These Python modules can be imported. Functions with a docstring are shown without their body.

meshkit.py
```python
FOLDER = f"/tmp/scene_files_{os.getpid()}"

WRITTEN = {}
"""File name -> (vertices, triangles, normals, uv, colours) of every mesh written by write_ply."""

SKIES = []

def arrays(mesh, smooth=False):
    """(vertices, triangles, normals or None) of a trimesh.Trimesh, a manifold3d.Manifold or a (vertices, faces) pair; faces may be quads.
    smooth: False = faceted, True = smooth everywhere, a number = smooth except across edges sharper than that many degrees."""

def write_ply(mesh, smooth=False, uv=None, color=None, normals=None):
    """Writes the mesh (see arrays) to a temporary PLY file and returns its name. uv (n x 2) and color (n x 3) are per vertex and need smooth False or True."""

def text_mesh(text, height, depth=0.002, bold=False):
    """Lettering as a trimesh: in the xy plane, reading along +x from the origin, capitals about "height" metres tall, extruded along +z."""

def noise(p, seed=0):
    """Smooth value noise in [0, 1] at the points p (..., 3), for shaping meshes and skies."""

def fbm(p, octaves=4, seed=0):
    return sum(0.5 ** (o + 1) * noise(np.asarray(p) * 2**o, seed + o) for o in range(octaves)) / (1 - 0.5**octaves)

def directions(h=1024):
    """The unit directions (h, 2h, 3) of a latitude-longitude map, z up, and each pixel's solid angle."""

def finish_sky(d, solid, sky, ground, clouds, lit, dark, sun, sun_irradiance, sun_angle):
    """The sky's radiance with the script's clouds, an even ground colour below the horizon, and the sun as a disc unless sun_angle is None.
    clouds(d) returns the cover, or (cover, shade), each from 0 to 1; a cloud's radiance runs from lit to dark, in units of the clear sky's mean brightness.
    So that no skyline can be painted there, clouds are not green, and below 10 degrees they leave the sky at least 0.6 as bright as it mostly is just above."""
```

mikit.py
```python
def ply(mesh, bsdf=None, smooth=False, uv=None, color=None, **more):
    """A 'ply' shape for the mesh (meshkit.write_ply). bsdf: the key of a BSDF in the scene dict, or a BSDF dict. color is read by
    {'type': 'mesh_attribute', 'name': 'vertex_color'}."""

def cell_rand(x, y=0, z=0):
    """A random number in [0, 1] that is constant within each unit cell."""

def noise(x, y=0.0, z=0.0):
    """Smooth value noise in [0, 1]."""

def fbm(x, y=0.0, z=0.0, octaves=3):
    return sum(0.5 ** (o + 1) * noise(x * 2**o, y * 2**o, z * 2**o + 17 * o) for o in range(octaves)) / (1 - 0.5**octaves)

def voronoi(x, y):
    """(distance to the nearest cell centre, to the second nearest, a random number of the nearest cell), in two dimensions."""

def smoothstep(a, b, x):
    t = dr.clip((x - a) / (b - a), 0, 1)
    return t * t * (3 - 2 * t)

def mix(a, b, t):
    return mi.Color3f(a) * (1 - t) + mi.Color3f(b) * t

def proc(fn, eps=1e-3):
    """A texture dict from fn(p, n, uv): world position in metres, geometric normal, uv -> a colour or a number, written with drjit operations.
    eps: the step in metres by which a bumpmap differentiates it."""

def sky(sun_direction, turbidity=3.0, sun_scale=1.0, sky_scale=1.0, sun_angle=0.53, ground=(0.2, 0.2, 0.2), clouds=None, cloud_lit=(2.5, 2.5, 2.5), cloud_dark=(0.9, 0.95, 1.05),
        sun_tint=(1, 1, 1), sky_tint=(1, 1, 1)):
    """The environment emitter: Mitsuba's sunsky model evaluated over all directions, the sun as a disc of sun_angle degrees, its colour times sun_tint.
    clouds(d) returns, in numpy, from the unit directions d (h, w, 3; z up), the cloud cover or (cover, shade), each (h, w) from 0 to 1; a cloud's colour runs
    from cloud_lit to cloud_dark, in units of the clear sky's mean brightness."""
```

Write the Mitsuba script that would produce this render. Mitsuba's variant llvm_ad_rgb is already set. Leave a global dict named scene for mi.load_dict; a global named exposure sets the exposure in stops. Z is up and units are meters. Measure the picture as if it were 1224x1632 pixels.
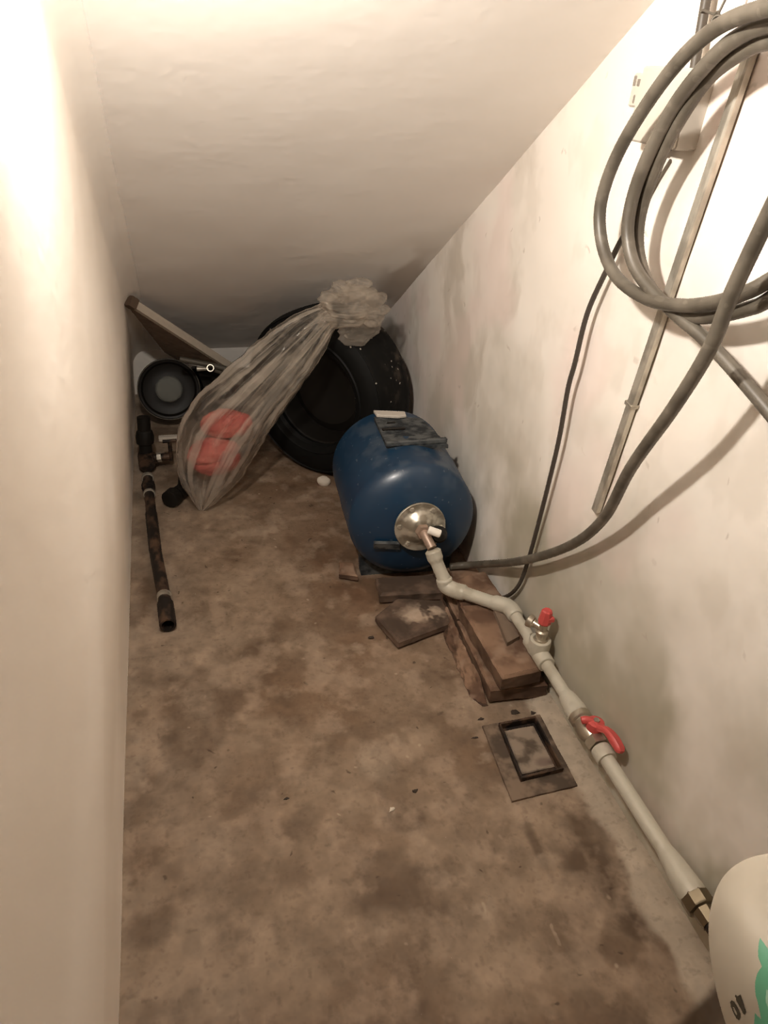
import math, random
import numpy as np, trimesh, drjit as dr, mitsuba as mi
import manifold3d, shapely.geometry as sg
import mikit, meshkit
from mikit import proc, noise, fbm, smoothstep, mix, cell_rand
T = mi.ScalarTransform4f
rng = np.random.default_rng(7)
scene, labels = {}, {}

# ---------------------------------------------------------------- camera, lamp, exposure
H = 1.25                                            # the phone is held 1.25 m above the floor
EX = np.array([0.9649, -0.0835, 0.2488]); EY = np.array([-0.2568, -0.5110, 0.8203]); EZ = np.array([0.0580, -0.8555, -0.5150])
eye = np.array([0, 0, H]); fwd = np.array([EX[2], EY[2], EZ[2]]); up = -np.array([EX[1], EY[1], EZ[1]])
scene['camera'] = {'type': 'perspective', 'fov': math.degrees(2 * math.atan(612 / 1220.0)), 'fov_axis': 'x', 'near_clip': 0.02, 'far_clip': 50.0,
                   'to_world': T().look_at(origin=eye.tolist(), target=(eye + fwd).tolist(), up=up.tolist())}
exposure = -0.88
LAMP = np.array([-0.06, 0.76, 1.46])                # round LED lamp on a swivel holder on the left wall, just above the frame
LAMP_AXIS = np.array([0.66, 0.72, -0.22])           # it faces across the store, up under the stairs
LAMP_POWER = 9.0
LAMP_TINT = np.array([1.0, 0.935, 0.85])
XL, XR, YB, YF = -0.16, 0.77, 3.05, -0.70           # left wall foot, right wall, far end, wall behind the camera
def zc(y): return 1.343 - 0.655 * (y - 1.277)       # underside of the stairs

# ---------------------------------------------------------------- helpers
def numbered(key):
    if key not in scene and key not in labels: return key
    i = 1
    while f'{key}_{i:03d}' in scene or f'{key}_{i:03d}' in labels: i += 1
    return f'{key}_{i:03d}'
def thing(name, label, cat, group=None):
    key = numbered(name); labels[key] = {'label': label, 'category': cat}
    if group: labels[key]['group'] = group
    return key
def put(name, mesh, mat, parent=None, smooth=35, label=None, **more):
    key = numbered((parent + '__' if parent else '') + name) if not (name in labels and name not in scene and parent is None) else name
    scene[key] = mikit.ply(mesh, mat, smooth=smooth, **more)
    if label: labels.setdefault(key, {})['label'] = label
    return key
def struct(name, mesh, mat, smooth=False, label=None):
    scene[name] = mikit.ply(mesh, mat, smooth=smooth)
    labels[name] = {'kind': 'structure', 'label': label, 'category': name.split('_')[0]}
cat_ = trimesh.util.concatenate
def unit(v): return np.asarray(v, float) / np.linalg.norm(v)
def resample(pts, n=8, vals=None):
    """Catmull-Rom through pts (k, d), n steps per span."""
    p = np.asarray(pts, float); p = np.vstack([2 * p[0] - p[1], p, 2 * p[-1] - p[-2]]); out = []
    for i in range(1, len(p) - 2):
        for t in np.arange(n) / n:
            a, b, c, d = p[i - 1:i + 3]
            out.append(0.5 * (2 * b + (c - a) * t + (2 * a - 5 * b + 4 * c - d) * t * t + (3 * b - a - 3 * c + d) * t ** 3))
    return np.array(out + [p[-2]])
def tube(path, r, sides=14, caps=True, wob=None):
    p = np.asarray(path, float); n = len(p); r = np.broadcast_to(r, n)
    t = np.gradient(p, axis=0); t /= np.linalg.norm(t, axis=1, keepdims=True)
    u = unit(np.cross(t[0], [0.3, 0.2, 0.9])); V = []
    for i in range(n):
        u = unit(u - t[i] * (u @ t[i])); w = np.cross(t[i], u)
        a = np.arange(sides) * 2 * np.pi / sides
        k = r[i] if wob is None else r[i] * wob(i / (n - 1), a)
        V.append(p[i] + (np.cos(a) * k)[:, None] * u + (np.sin(a) * k)[:, None] * w)
    V = np.vstack(V); F = []
    i, j = np.meshgrid(np.arange(n - 1), np.arange(sides), indexing='ij'); k = (j + 1) % sides
    F = np.vstack([np.c_[(i * sides + j).ravel(), (i * sides + k).ravel(), ((i + 1) * sides + k).ravel()], np.c_[(i * sides + j).ravel(), ((i + 1) * sides + k).ravel(), ((i + 1) * sides + j).ravel()]])
    if caps:
        V = np.vstack([V, p[:1], p[-1:]]); a = np.arange(sides); b = (a + 1) % sides; m = len(V)
        F = np.vstack([F, np.c_[b, a, np.full(sides, m - 2)], np.c_[a + (n - 1) * sides, b + (n - 1) * sides, np.full(sides, m - 1)]])
    return trimesh.Trimesh(V, F, process=False)
def lathe(profile, sides=48, o=(0, 0, 0), axis=(0, 0, 1)):
    """Revolves (radius, height) rows; the result points along axis from o."""
    q = np.asarray(profile, float); n = len(q); ax = unit(axis)
    u = unit(np.cross(ax, [0, 0, 1] if abs(ax[2]) < 0.9 else [1, 0, 0])); w = np.cross(ax, u)
    a = np.arange(sides) * 2 * np.pi / sides
    V = np.vstack([np.asarray(o, float) + ax * h + max(r, 0) * (np.cos(a)[:, None] * u + np.sin(a)[:, None] * w) for r, h in q])
    i, j = np.meshgrid(np.arange(n - 1), np.arange(sides), indexing='ij'); k = (j + 1) % sides
    F = np.vstack([np.c_[(i * sides + j).ravel(), (i * sides + k).ravel(), ((i + 1) * sides + k).ravel()], np.c_[(i * sides + j).ravel(), ((i + 1) * sides + k).ravel(), ((i + 1) * sides + j).ravel()]])
    m = trimesh.Trimesh(V, F, process=True); m.update_faces(m.nondegenerate_faces()); m.remove_unreferenced_vertices()
    return m
def cbox(lo, hi, c=0.003, M=None):
    """Chamfered box."""
    lo, hi = np.minimum(lo, hi).astype(float), np.maximum(lo, hi).astype(float); c = min(c, (hi - lo).min() * 0.4); P = []
    for s in np.ndindex(2, 2, 2):
        v = np.where(s, hi, lo); d = np.where(s, -1, 1)
        for k in range(3):
            q = v + d * c; q[k] = v[k]; P.append(q)
    m = trimesh.convex.convex_hull(np.array(P))
    if M is not None: m.apply_transform(M)
    return m
def hull(P): return trimesh.convex.convex_hull(np.asarray(P, float))
def frame(o, x, y, z):
    M = np.eye(4); M[:3, 0], M[:3, 1], M[:3, 2], M[:3, 3] = x, y, z, o
    return M
def align(o, z, x=None):
    """Matrix whose z axis points along z from o."""
    z = unit(z); x = np.array([0, 0, 1.0]) if x is None else np.asarray(x, float)
    if abs(unit(x) @ z) > 0.95: x = np.array([1.0, 0, 0])
    x = unit(x - z * (x @ z)); return frame(o, x, np.cross(z, x), z)
def slab(poly, z0, z1, c=0.003):
    """A plate over the convex polygon poly (x, y), with chamfered rims."""
    s = sg.Polygon(poly); i = np.array(s.buffer(-c, join_style=2).exterior.coords[:-1]); o = np.array(s.exterior.coords[:-1])
    return hull(np.vstack([np.c_[i, np.full(len(i), z0)], np.c_[o, np.full(len(o), z0 + c)], np.c_[o, np.full(len(o), z1 - c)], np.c_[i, np.full(len(i), z1)]]))
def rough(m, edge, amp, freq, seed=0):
    """Subdivides a mesh to edge length and pushes its vertices by noise, as broken brick or cast mortar."""
    v, f = trimesh.remesh.subdivide_to_size(m.vertices, m.faces, edge, max_iter=12)
    m = trimesh.Trimesh(v, f, process=True); n = m.vertex_normals
    m.vertices = m.vertices + n * ((meshkit.fbm(m.vertices * freq, 3, seed) - 0.5) * 2 * amp)[:, None]
    return m
def grid(f, nu, nv):
    """Sheet from f(u, v) with u, v in [0, 1]."""
    u, v = np.meshgrid(np.linspace(0, 1, nu), np.linspace(0, 1, nv), indexing='ij')
    V = np.stack(f(u, v), -1).reshape(-1, 3); i, j = np.meshgrid(np.arange(nu - 1), np.arange(nv - 1), indexing='ij'); a = (i * nv + j).ravel()
    return trimesh.Trimesh(V, np.vstack([np.c_[a, a + nv, a + nv + 1], np.c_[a, a + nv + 1, a + 1]]), process=False)

# ---------------------------------------------------------------- materials
def two(b): return {'type': 'twosided', 'bsdf': b}
def rgb(*c): return {'type': 'rgb', 'value': list(c)}
def prin(color, rough=0.5, metal=0.0, spec=0.5, **k):
    return two({'type': 'principled', 'base_color': color if isinstance(color, dict) else rgb(*color), 'roughness': rough, 'metallic': metal, 'specular': spec, **k})
def blob(x, y, cx, cy, rx, ry, wob=0.35, f=30.0):
    d = dr.sqrt(dr.square((x - cx) / rx) + dr.square((y - cy) / ry)) + (fbm(x * f, y * f, 3.3) - 0.5) * 2 * wob
    return 1 - smoothstep(0.35, 1.15, d)

def wall_color(p, n, uv):
    c = mix((0.80, 0.745, 0.68), (0.74, 0.68, 0.61), smoothstep(0.35, 0.7, fbm(p.x * 3 + 5, p.y * 3, p.z * 3)))
    right = smoothstep(0.5, 0.6, p.x)
    warp = fbm(p.y * 6 + 1, p.z * 6, 3.0, octaves=4) - 0.5
    damp = (1 - smoothstep(0.15, 0.72, p.z + warp * 0.5)) * smoothstep(0.22, 0.55, fbm(p.y * 4.5 + 2, p.z * 3.5, 1.0, octaves=5)) * right * (1 - smoothstep(1.5, 2.0, p.y))
    c = mix(c, (0.335, 0.305, 0.225), damp * 0.9)
    old = smoothstep(0.46, 0.70, fbm(p.y * 6 + 9 + warp, p.z * 4.0, 4.0, octaves=5)) * right * smoothstep(1.15, 1.7, p.y + warp)
    c = mix(c, (0.43, 0.37, 0.30), old * 0.5)
    c = mix(c, (0.50, 0.44, 0.36), smoothstep(0.5, 0.72, fbm(p.y * 13 + 3, p.z * 9, 6.0, octaves=4)) * right * 0.22)
    pink = smoothstep(0.55, 0.75, fbm(p.y * 4 + 30, p.z * 4, 8.0)) * right
    c = mix(c, (0.76, 0.62, 0.57), pink * 0.5)
    d1, d2, w = mikit.voronoi(p.y * 18 + (fbm(p.y * 40, p.z * 40, 1.0) - 0.5), p.z * 14)
    speck = (1 - smoothstep(0.03, 0.12, d1)) * smoothstep(0.85, 0.9, w)
    return mix(c, (0.45, 0.39, 0.33), speck * 0.5 * right)
def wall_bump(p, n, uv): return fbm(p.x * 9, p.y * 9, p.z * 9, octaves=3) + 0.25 * noise(p.x * 70, p.y * 70, p.z * 70)
scene['plaster'] = two({'type': 'bumpmap', 'arbitrary': proc(wall_bump, 2e-3), 'scale': 0.002, 'bsdf': {'type': 'principled', 'base_color': proc(wall_color), 'roughness': 0.75, 'specular': 0.25}})
def ceil_color(p, n, uv):
    c = mix((0.76, 0.715, 0.66), (0.70, 0.65, 0.595), smoothstep(0.3, 0.7, fbm(p.x * 2, p.y * 2, 7.0)))
    return mix(c, (0.40, 0.33, 0.27), smoothstep(0.62, 0.70, p.x - (p.y - 2.4) * 0.05) * smoothstep(2.0, 2.35, p.y) * smoothstep(0.25, 0.5, fbm(p.x * 9, p.y * 5, 2.0)) * 0.8)
scene['ceiling_plaster'] = two({'type': 'bumpmap', 'arbitrary': proc(wall_bump, 2e-3), 'scale': 0.0025, 'bsdf': {'type': 'principled', 'base_color': proc(ceil_color), 'roughness': 0.75, 'specular': 0.25}})

def floor_color(p, n, uv):
    x, y = p.x, p.y
    big, mid, fine = fbm(x * 4 + 3, y * 4, 1.0, octaves=4), fbm(x * 11, y * 11, 5.0, octaves=4), fbm(x * 40, y * 40, 9.0)
    c = mix((0.235, 0.165, 0.112), (0.36, 0.285, 0.215), smoothstep(0.32, 0.68, big))
    c = mix(c, (0.40, 0.335, 0.27), smoothstep(0.15, -0.12, x + (mid - 0.5) * 0.25) * 0.75)          # greyer along the left wall
    c = mix(c, (0.42, 0.34, 0.26), smoothstep(0.52, 0.72, mid) * 0.55)
    c = mix(c, (0.15, 0.10, 0.066), smoothstep(0.55, 0.75, fbm(x * 7 + 20, y * 6 + 4, 2.0, octaves=4)) * 0.75)
    c = mix(c, (0.21, 0.125, 0.078), smoothstep(0.1, 0.5, x) * smoothstep(1.05, 1.6, y) * 0.65)      # rusty brown towards the tank
    for cx, cy, rx, ry, k in ((-0.067, 1.184, 0.035, 0.03, 0.8), (-0.02, 1.15, 0.06, 0.02, 0.4), (0.151, 0.905, 0.03, 0.03, 0.7), (0.291, 0.777, 0.07, 0.06, 0.7), (0.345, 0.883, 0.05, 0.025, 0.8), (0.36, 0.70, 0.06, 0.09, 0.5),
                              (0.66, 0.68, 0.06, 0.09, 0.85), (0.60, 0.58, 0.08, 0.05, 0.7), (0.577, 0.77, 0.01, 0.05, 0.9), (0.67, 0.72, 0.035, 0.12, 0.95), (0.69, 0.60, 0.03, 0.05, 0.8), (0.2, 0.55, 0.12, 0.03, 0.4), (0.55, 0.47, 0.10, 0.05, 0.6), (0.52, 1.25, 0.05, 0.03, 0.5)):
        c = mix(c, (0.125, 0.088, 0.06), blob(x, y, cx, cy, rx * 1.25, ry * 1.25, 0.8, 22.0) * k * 0.85)
    c = mix(c, (0.50, 0.43, 0.345), blob(x, y, 0.335, 1.03, 0.045, 0.06, 0.12) * 0.8)                  # round pale patch
    c = mix(c, (0.48, 0.40, 0.32), smoothstep(0.66, 0.82, fbm(x * 16 + 40, y * 16, 3.0, octaves=5)) * 0.6)
    ring = dr.abs(dr.sqrt(dr.square((x - 0.13) / 0.09) + dr.square((y - 1.93) / 0.11)) - 1)
    c = mix(c, (0.46, 0.38, 0.30), (1 - smoothstep(0.03, 0.12, ring)) * smoothstep(0.35, 0.6, mid) * 0.6)  # rim left by a bucket
    c = mix(c, (0.55, 0.48, 0.40), smoothstep(-0.125, -0.15, x + (mid - 0.5) * 0.06) * 0.35)
    d1, d2, w = mikit.voronoi(x * 26 + (mid - 0.5) * 2, y * 26 + (fine - 0.5))
    c = mix(c, (0.07, 0.05, 0.035), (1 - smoothstep(0.04, 0.13, d1)) * smoothstep(0.88, 0.91, w) * 0.7)
    d3, d4, w2 = mikit.voronoi(x * 21 + 7, y * 21 + (mid - 0.5) * 2)
    c = mix(c, (0.55, 0.47, 0.38), (1 - smoothstep(0.03, 0.10, d3)) * smoothstep(0.90, 0.93, w2) * 0.7)
    c = mix(c, (0.13, 0.09, 0.06), smoothstep(0.42, 0.74, fbm(x * 17 + 9, y * 17, 8.0, octaves=5)) * 0.45)
    c = mix(c, (0.52, 0.42, 0.33), smoothstep(0.46, 0.76, fbm(x * 19 + 31, y * 19, 4.0, octaves=5)) * 0.5)
    paint = smoothstep(0.708, 0.728, x + (mid - 0.5) * 0.07) * (1 - smoothstep(1.25, 1.4, y))
    c = mix(c, (0.62, 0.555, 0.46), paint * 0.9)                                                       # limewash run down on the floor
    sack_shade = smoothstep(0.0, 0.02, 0.492 - (0.758 - x) * 0.353 - y + (fine - 0.5) * 0.01) * smoothstep(0.56, 0.62, x)
    c = mix(c, (0.085, 0.058, 0.036), sack_shade)                                                              # shade at the foot of the sack, painted into the floor colour
    pits = fbm(x * 95, y * 95, 3.0, octaves=3)
    c = mix(c, (0.10, 0.07, 0.048), smoothstep(0.5, 0.95, pits) * 0.4)
    return c * (0.74 + 0.36 * fine + 0.22 * pits) * mi.Color3f(0.685, 0.63, 0.585)
def floor_bump(p, n, uv): return fbm(p.x * 14, p.y * 14, 2.0, octaves=4) + 0.2 * noise(p.x * 120, p.y * 120, 1.0)
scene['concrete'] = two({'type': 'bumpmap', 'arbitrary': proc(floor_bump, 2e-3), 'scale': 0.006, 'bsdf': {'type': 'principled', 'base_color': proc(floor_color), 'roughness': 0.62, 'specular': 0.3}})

def brick_color(p, n, uv):
    a = fbm(p.x * 18, p.y * 18, p.z * 18, octaves=4)
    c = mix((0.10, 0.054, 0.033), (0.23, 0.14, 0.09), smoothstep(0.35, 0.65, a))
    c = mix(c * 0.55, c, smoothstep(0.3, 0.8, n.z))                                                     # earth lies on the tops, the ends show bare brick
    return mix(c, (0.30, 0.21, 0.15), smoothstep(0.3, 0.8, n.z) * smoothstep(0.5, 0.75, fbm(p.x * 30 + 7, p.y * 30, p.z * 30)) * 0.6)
def grain_bump(p, n, uv): return fbm(p.x * 60, p.y * 60, p.z * 60, octaves=3)
def bumpy(b, s=0.002, fn=grain_bump): return two({'type': 'bumpmap', 'arbitrary': proc(fn, 1e-3), 'scale': s, 'bsdf': b})
def pb(color, rough, metal=0.0, spec=0.4): return {'type': 'principled', 'base_color': color, 'roughness': rough, 'metallic': metal, 'specular': spec}
scene['brick_clay'] = bumpy(pb(proc(brick_color), 0.85))
def dark_brick_color(p, n, uv):
    c = mix((0.055, 0.035, 0.024), (0.13, 0.085, 0.06), smoothstep(0.35, 0.65, fbm(p.x * 22, p.y * 22, p.z * 22, octaves=4)))
    mortar = blob(p.x, p.y, 0.565, 1.445, 0.075, 0.045, 0.5, 45.0) * smoothstep(0.02, 0.026, p.z)
    return mix(c, mix((0.50, 0.39, 0.30), (0.30, 0.22, 0.16), fbm(p.x * 60, p.y * 60, 1.0)), mortar * smoothstep(0.35, 0.55, fbm(p.x * 35, p.y * 35, 6.0)))
scene['dark_brick'] = bumpy(pb(proc(dark_brick_color), 0.8))
def iron_color(p, n, uv):
    a = fbm(p.x * 40, p.y * 25, p.z * 40, octaves=4)
    return mix((0.016, 0.012, 0.010), (0.10, 0.058, 0.036), smoothstep(0.42, 0.72, a))
scene['rusty_iron'] = bumpy(pb(proc(iron_color), 0.55, 0.3), 0.0012)
def cast_color(p, n, uv): return mix((0.065, 0.045, 0.031), (0.19, 0.135, 0.095), smoothstep(0.36, 0.66, fbm(p.x * 35, p.y * 35, p.z * 35, octaves=4)))
scene['dirty_cast'] = bumpy(pb(proc(cast_color), 0.7), 0.002)
def panel_color(p, n, uv):
    c = mix((0.08, 0.058, 0.041), (0.25, 0.195, 0.148), smoothstep(0.35, 0.66, fbm(p.x * 30 + 3, p.y * 30, 2.0, octaves=4)))
    return mix(c, (0.13, 0.085, 0.07), blob(p.x, p.y, 0.672, 0.952, 0.022, 0.014, 0.2) * 0.7)
scene['drain_panel'] = bumpy(pb(proc(panel_color), 0.8), 0.003)
def rubber_color(p, n, uv):
    return mix((0.075, 0.064, 0.049), (0.135, 0.117, 0.092), smoothstep(0.35, 0.7, fbm(p.x * 22, p.y * 22, p.z * 22)) * 0.8 + smoothstep(0.72, 0.8, noise(p.x * 90, p.y * 90, p.z * 90)) * 0.3)
scene['dusty_rubber'] = prin(proc(rubber_color), 0.42, spec=0.5)
scene['cable_black'] = prin((0.045, 0.037, 0.030), 0.4)
def tyre_color(p, n, uv):
    dust = smoothstep(0.45, 0.75, fbm(p.x * 28, p.y * 28, p.z * 28, octaves=4)) * smoothstep(0.22, 0.5, p.z)
    c = mix((0.004, 0.0042, 0.004), (0.060, 0.047, 0.037), dust * smoothstep(0.60, 0.68, p.x + (fbm(p.x * 9, p.y * 9, p.z * 9) - 0.5) * 0.1))
    return mix(c, (0.45, 0.41, 0.36), smoothstep(0.915, 0.94, noise(p.x * 75, p.y * 75, p.z * 75)) * smoothstep(0.2, 0.35, p.z) * 0.7)
scene['tyre_rubber'] = prin(proc(tyre_color), 0.62, spec=0.2)
scene['black_plastic'] = prin((0.009, 0.0075, 0.006), 0.5, spec=0.3)
scene['grey_disc'] = prin((0.17, 0.17, 0.15), 0.8, spec=0.2)
def blue_color(p, n, uv):
    a = fbm(p.x * 14, p.y * 14, p.z * 14, octaves=4)
    c = mix((0.0045, 0.023, 0.053), (0.007, 0.032, 0.070), a)
    dust = smoothstep(0.45, 0.7, fbm(p.x * 20 + 4, p.y * 20, p.z * 20)) * smoothstep(0.25, 0.36, p.z)
    return mix(c, (0.13, 0.15, 0.16), dust * 0.25 + smoothstep(0.88, 0.93, noise(p.x * 110, p.y * 110, p.z * 110)) * 0.35)
scene['blue_paint'] = two({'type': 'principled', 'base_color': proc(blue_color), 'roughness': 0.34, 'specular': 0.5, 'clearcoat': 0.25, 'clearcoat_gloss': 0.85})
def bracket_color(p, n, uv): return mix((0.010, 0.014, 0.018), (0.075, 0.08, 0.08), smoothstep(0.35, 0.7, fbm(p.x * 40, p.y * 60, p.z * 40, octaves=4)))
scene['dusty_bracket'] = prin(proc(bracket_color), 0.6)
def galv_color(p, n, uv): return mix((0.36, 0.33, 0.275), (0.56, 0.52, 0.44), smoothstep(0.35, 0.65, fbm(p.x * 60, p.y * 60, p.z * 25, octaves=3)))
scene['galvanized'] = prin(proc(galv_color), 0.42, 0.65)
def flange_color(p, n, uv): return mix((0.30, 0.265, 0.21), (0.62, 0.585, 0.50), smoothstep(0.35, 0.65, fbm(p.x * 45, p.y * 45, p.z * 45, octaves=3)))
scene['flange_metal'] = prin(proc(flange_color), 0.36, 0.7)
def ppr_color(p, n, uv): return mix((0.48, 0.445, 0.365), (0.39, 0.355, 0.28), smoothstep(0.45, 0.75, fbm(p.x * 25, p.y * 25, p.z * 25)))
scene['white_pipe'] = prin(proc(ppr_color), 0.42)
scene['foam_white'] = prin((0.82, 0.77, 0.69), 0.6)
scene['brass'] = prin((0.52, 0.465, 0.375), 0.33, 0.85)
scene['dark_brass'] = prin((0.19, 0.155, 0.105), 0.33, 0.9)
scene['copper'] = prin((0.36, 0.26, 0.20), 0.45, 0.4)
scene['red_plastic'] = prin((0.52, 0.075, 0.068), 0.42)
scene['white_plastic'] = prin((0.50, 0.46, 0.40), 0.5)
scene['grey_gap'] = prin((0.20, 0.17, 0.14), 0.7)
scene['steel_wire'] = prin((0.10, 0.088, 0.07), 0.5, 0.3)
scene['dark_tube'] = prin((0.075, 0.062, 0.048), 0.5)
def wood_color(p, n, uv): return mix((0.10, 0.068, 0.047), (0.20, 0.145, 0.105), fbm(p.x * 60, p.y * 8, p.z * 60, octaves=3))
scene['old_wood'] = bumpy(pb(proc(wood_color), 0.8), 0.001)
scene['wood_edge'] = bumpy(pb(rgb(0.46, 0.39, 0.31), 0.8), 0.001)
scene['wood_end'] = bumpy(pb(rgb(0.10, 0.065, 0.042), 0.85), 0.001)
def cloth_color(p, n, uv): return mix((0.36, 0.050, 0.045), (0.47, 0.13, 0.10), smoothstep(0.3, 0.7, fbm(p.x * 16, p.y * 16, p.z * 16)))
scene['red_cloth'] = prin(proc(cloth_color), 0.8)
def film_weight(p, n, uv):
    s = smoothstep(0.46, 0.66, fbm(uv.x * 34 + uv.y * 2.0, uv.y * 3.5, 2.0, octaves=3))
    return 0.04 + 0.5 * s + 0.10 * smoothstep(0.5, 0.7, fbm(p.x * 30, p.y * 30, p.z * 30))
FILM = {'type': 'principledthin', 'base_color': rgb(0.62, 0.545, 0.455), 'roughness': 0.14, 'diff_trans': 0.7, 'eta': 1.5, 'spec_trans': 0.0}
scene['clear_film'] = {'type': 'blendbsdf', 'weight': proc(film_weight), 'bsdf_0': {'type': 'thindielectric', 'int_ior': 1.5}, 'bsdf_1': FILM}
scene['clear_film_plain'] = {'type': 'blendbsdf', 'weight': 0.16, 'bsdf_0': {'type': 'thindielectric', 'int_ior': 1.5}, 'bsdf_1': FILM}
def knot_weight(p, n, uv): return 0.16 + 0.28 * smoothstep(0.35, 0.7, fbm(p.x * 30, p.y * 30, p.z * 30, octaves=3))
scene['bunched_film'] = {'type': 'blendbsdf', 'weight': proc(knot_weight), 'bsdf_0': {'type': 'thindielectric', 'int_ior': 1.5}, 'bsdf_1': FILM}
def sack_color(p, n, uv):
    c = mix((0.50, 0.455, 0.37), (0.56, 0.515, 0.435), fbm(p.x * 10, p.y * 10, p.z * 10))
    return c
def weave(p, n, uv): return 0.5 * (dr.sin(uv.x * 900) + dr.sin(uv.y * 500)) * 0.12 + fbm(p.x * 25, p.y * 25, p.z * 12)
scene['sack_cloth'] = two({'type': 'bumpmap', 'arbitrary': proc(lambda p, n, uv: fbm(p.x * 25, p.y * 25, p.z * 12)), 'scale': 0.006, 'bsdf': {'type': 'principled', 'base_color': proc(sack_color), 'roughness': 0.5, 'specular': 0.4}})
scene['green_print'] = prin((0.13, 0.42, 0.265), 0.5)
scene['mint_print'] = prin((0.42, 0.66, 0.52), 0.5)
scene['black_print'] = prin((0.05, 0.045, 0.03), 0.6)
scene['added_door_brown'] = prin((0.10, 0.065, 0.04), 0.5)
scene['crumb_dark'] = bumpy(pb(rgb(0.04, 0.028, 0.02), 0.85), 0.001)
scene['pale_crumb'] = bumpy(pb(rgb(0.62, 0.55, 0.46), 0.85), 0.001)

def single(name, label, cat, mesh, mat, group=None, smooth=35, **more):
    key = numbered(name); scene[key] = mikit.ply(mesh, mat, smooth=smooth, **more)
    labels[key] = {'label': label, 'category': cat}
    if group: labels[key]['group'] = group
    return key
def sstep(a, b, x):
    t = np.clip((x - a) / (b - a), 0, 1); return t * t * (3 - 2 * t)

# ---------------------------------------------------------------- the setting
def n3(a, b, c, f, seed): return meshkit.fbm(np.stack([a * f, b * f, c * f], -1), 3, seed) - 0.5
def floor_f(u, v):
    x, y = -0.22 + u * 1.03, YF + v * (YB - YF)
    near = sstep(0.70, 0.765, x) * (1 - sstep(1.3, 1.5, y)) * 0.012
    return x, y, np.minimum(n3(x, y, 0 * x, 9, 1) * 0.005, 0.0015) + near
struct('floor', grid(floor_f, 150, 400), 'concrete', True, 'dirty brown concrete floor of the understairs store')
def left_f(u, v):
    y = YF + u * (YB - YF); top = zc(y); z = v * top
    x = XL + 0.028 * sstep(0, 0.55, z) + n3(z * 0, y, z, 3, 2) * 0.004
    pd = (top - z) * 0.837; r = 0.05
    return x + np.where(pd < r, r - np.sqrt(np.maximum(r * r - (r - pd) ** 2, 0)), 0), y, z
struct('wall_left', grid(left_f, 260, 160), 'plaster', True, 'smooth off-white plastered wall along the left side')
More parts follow.
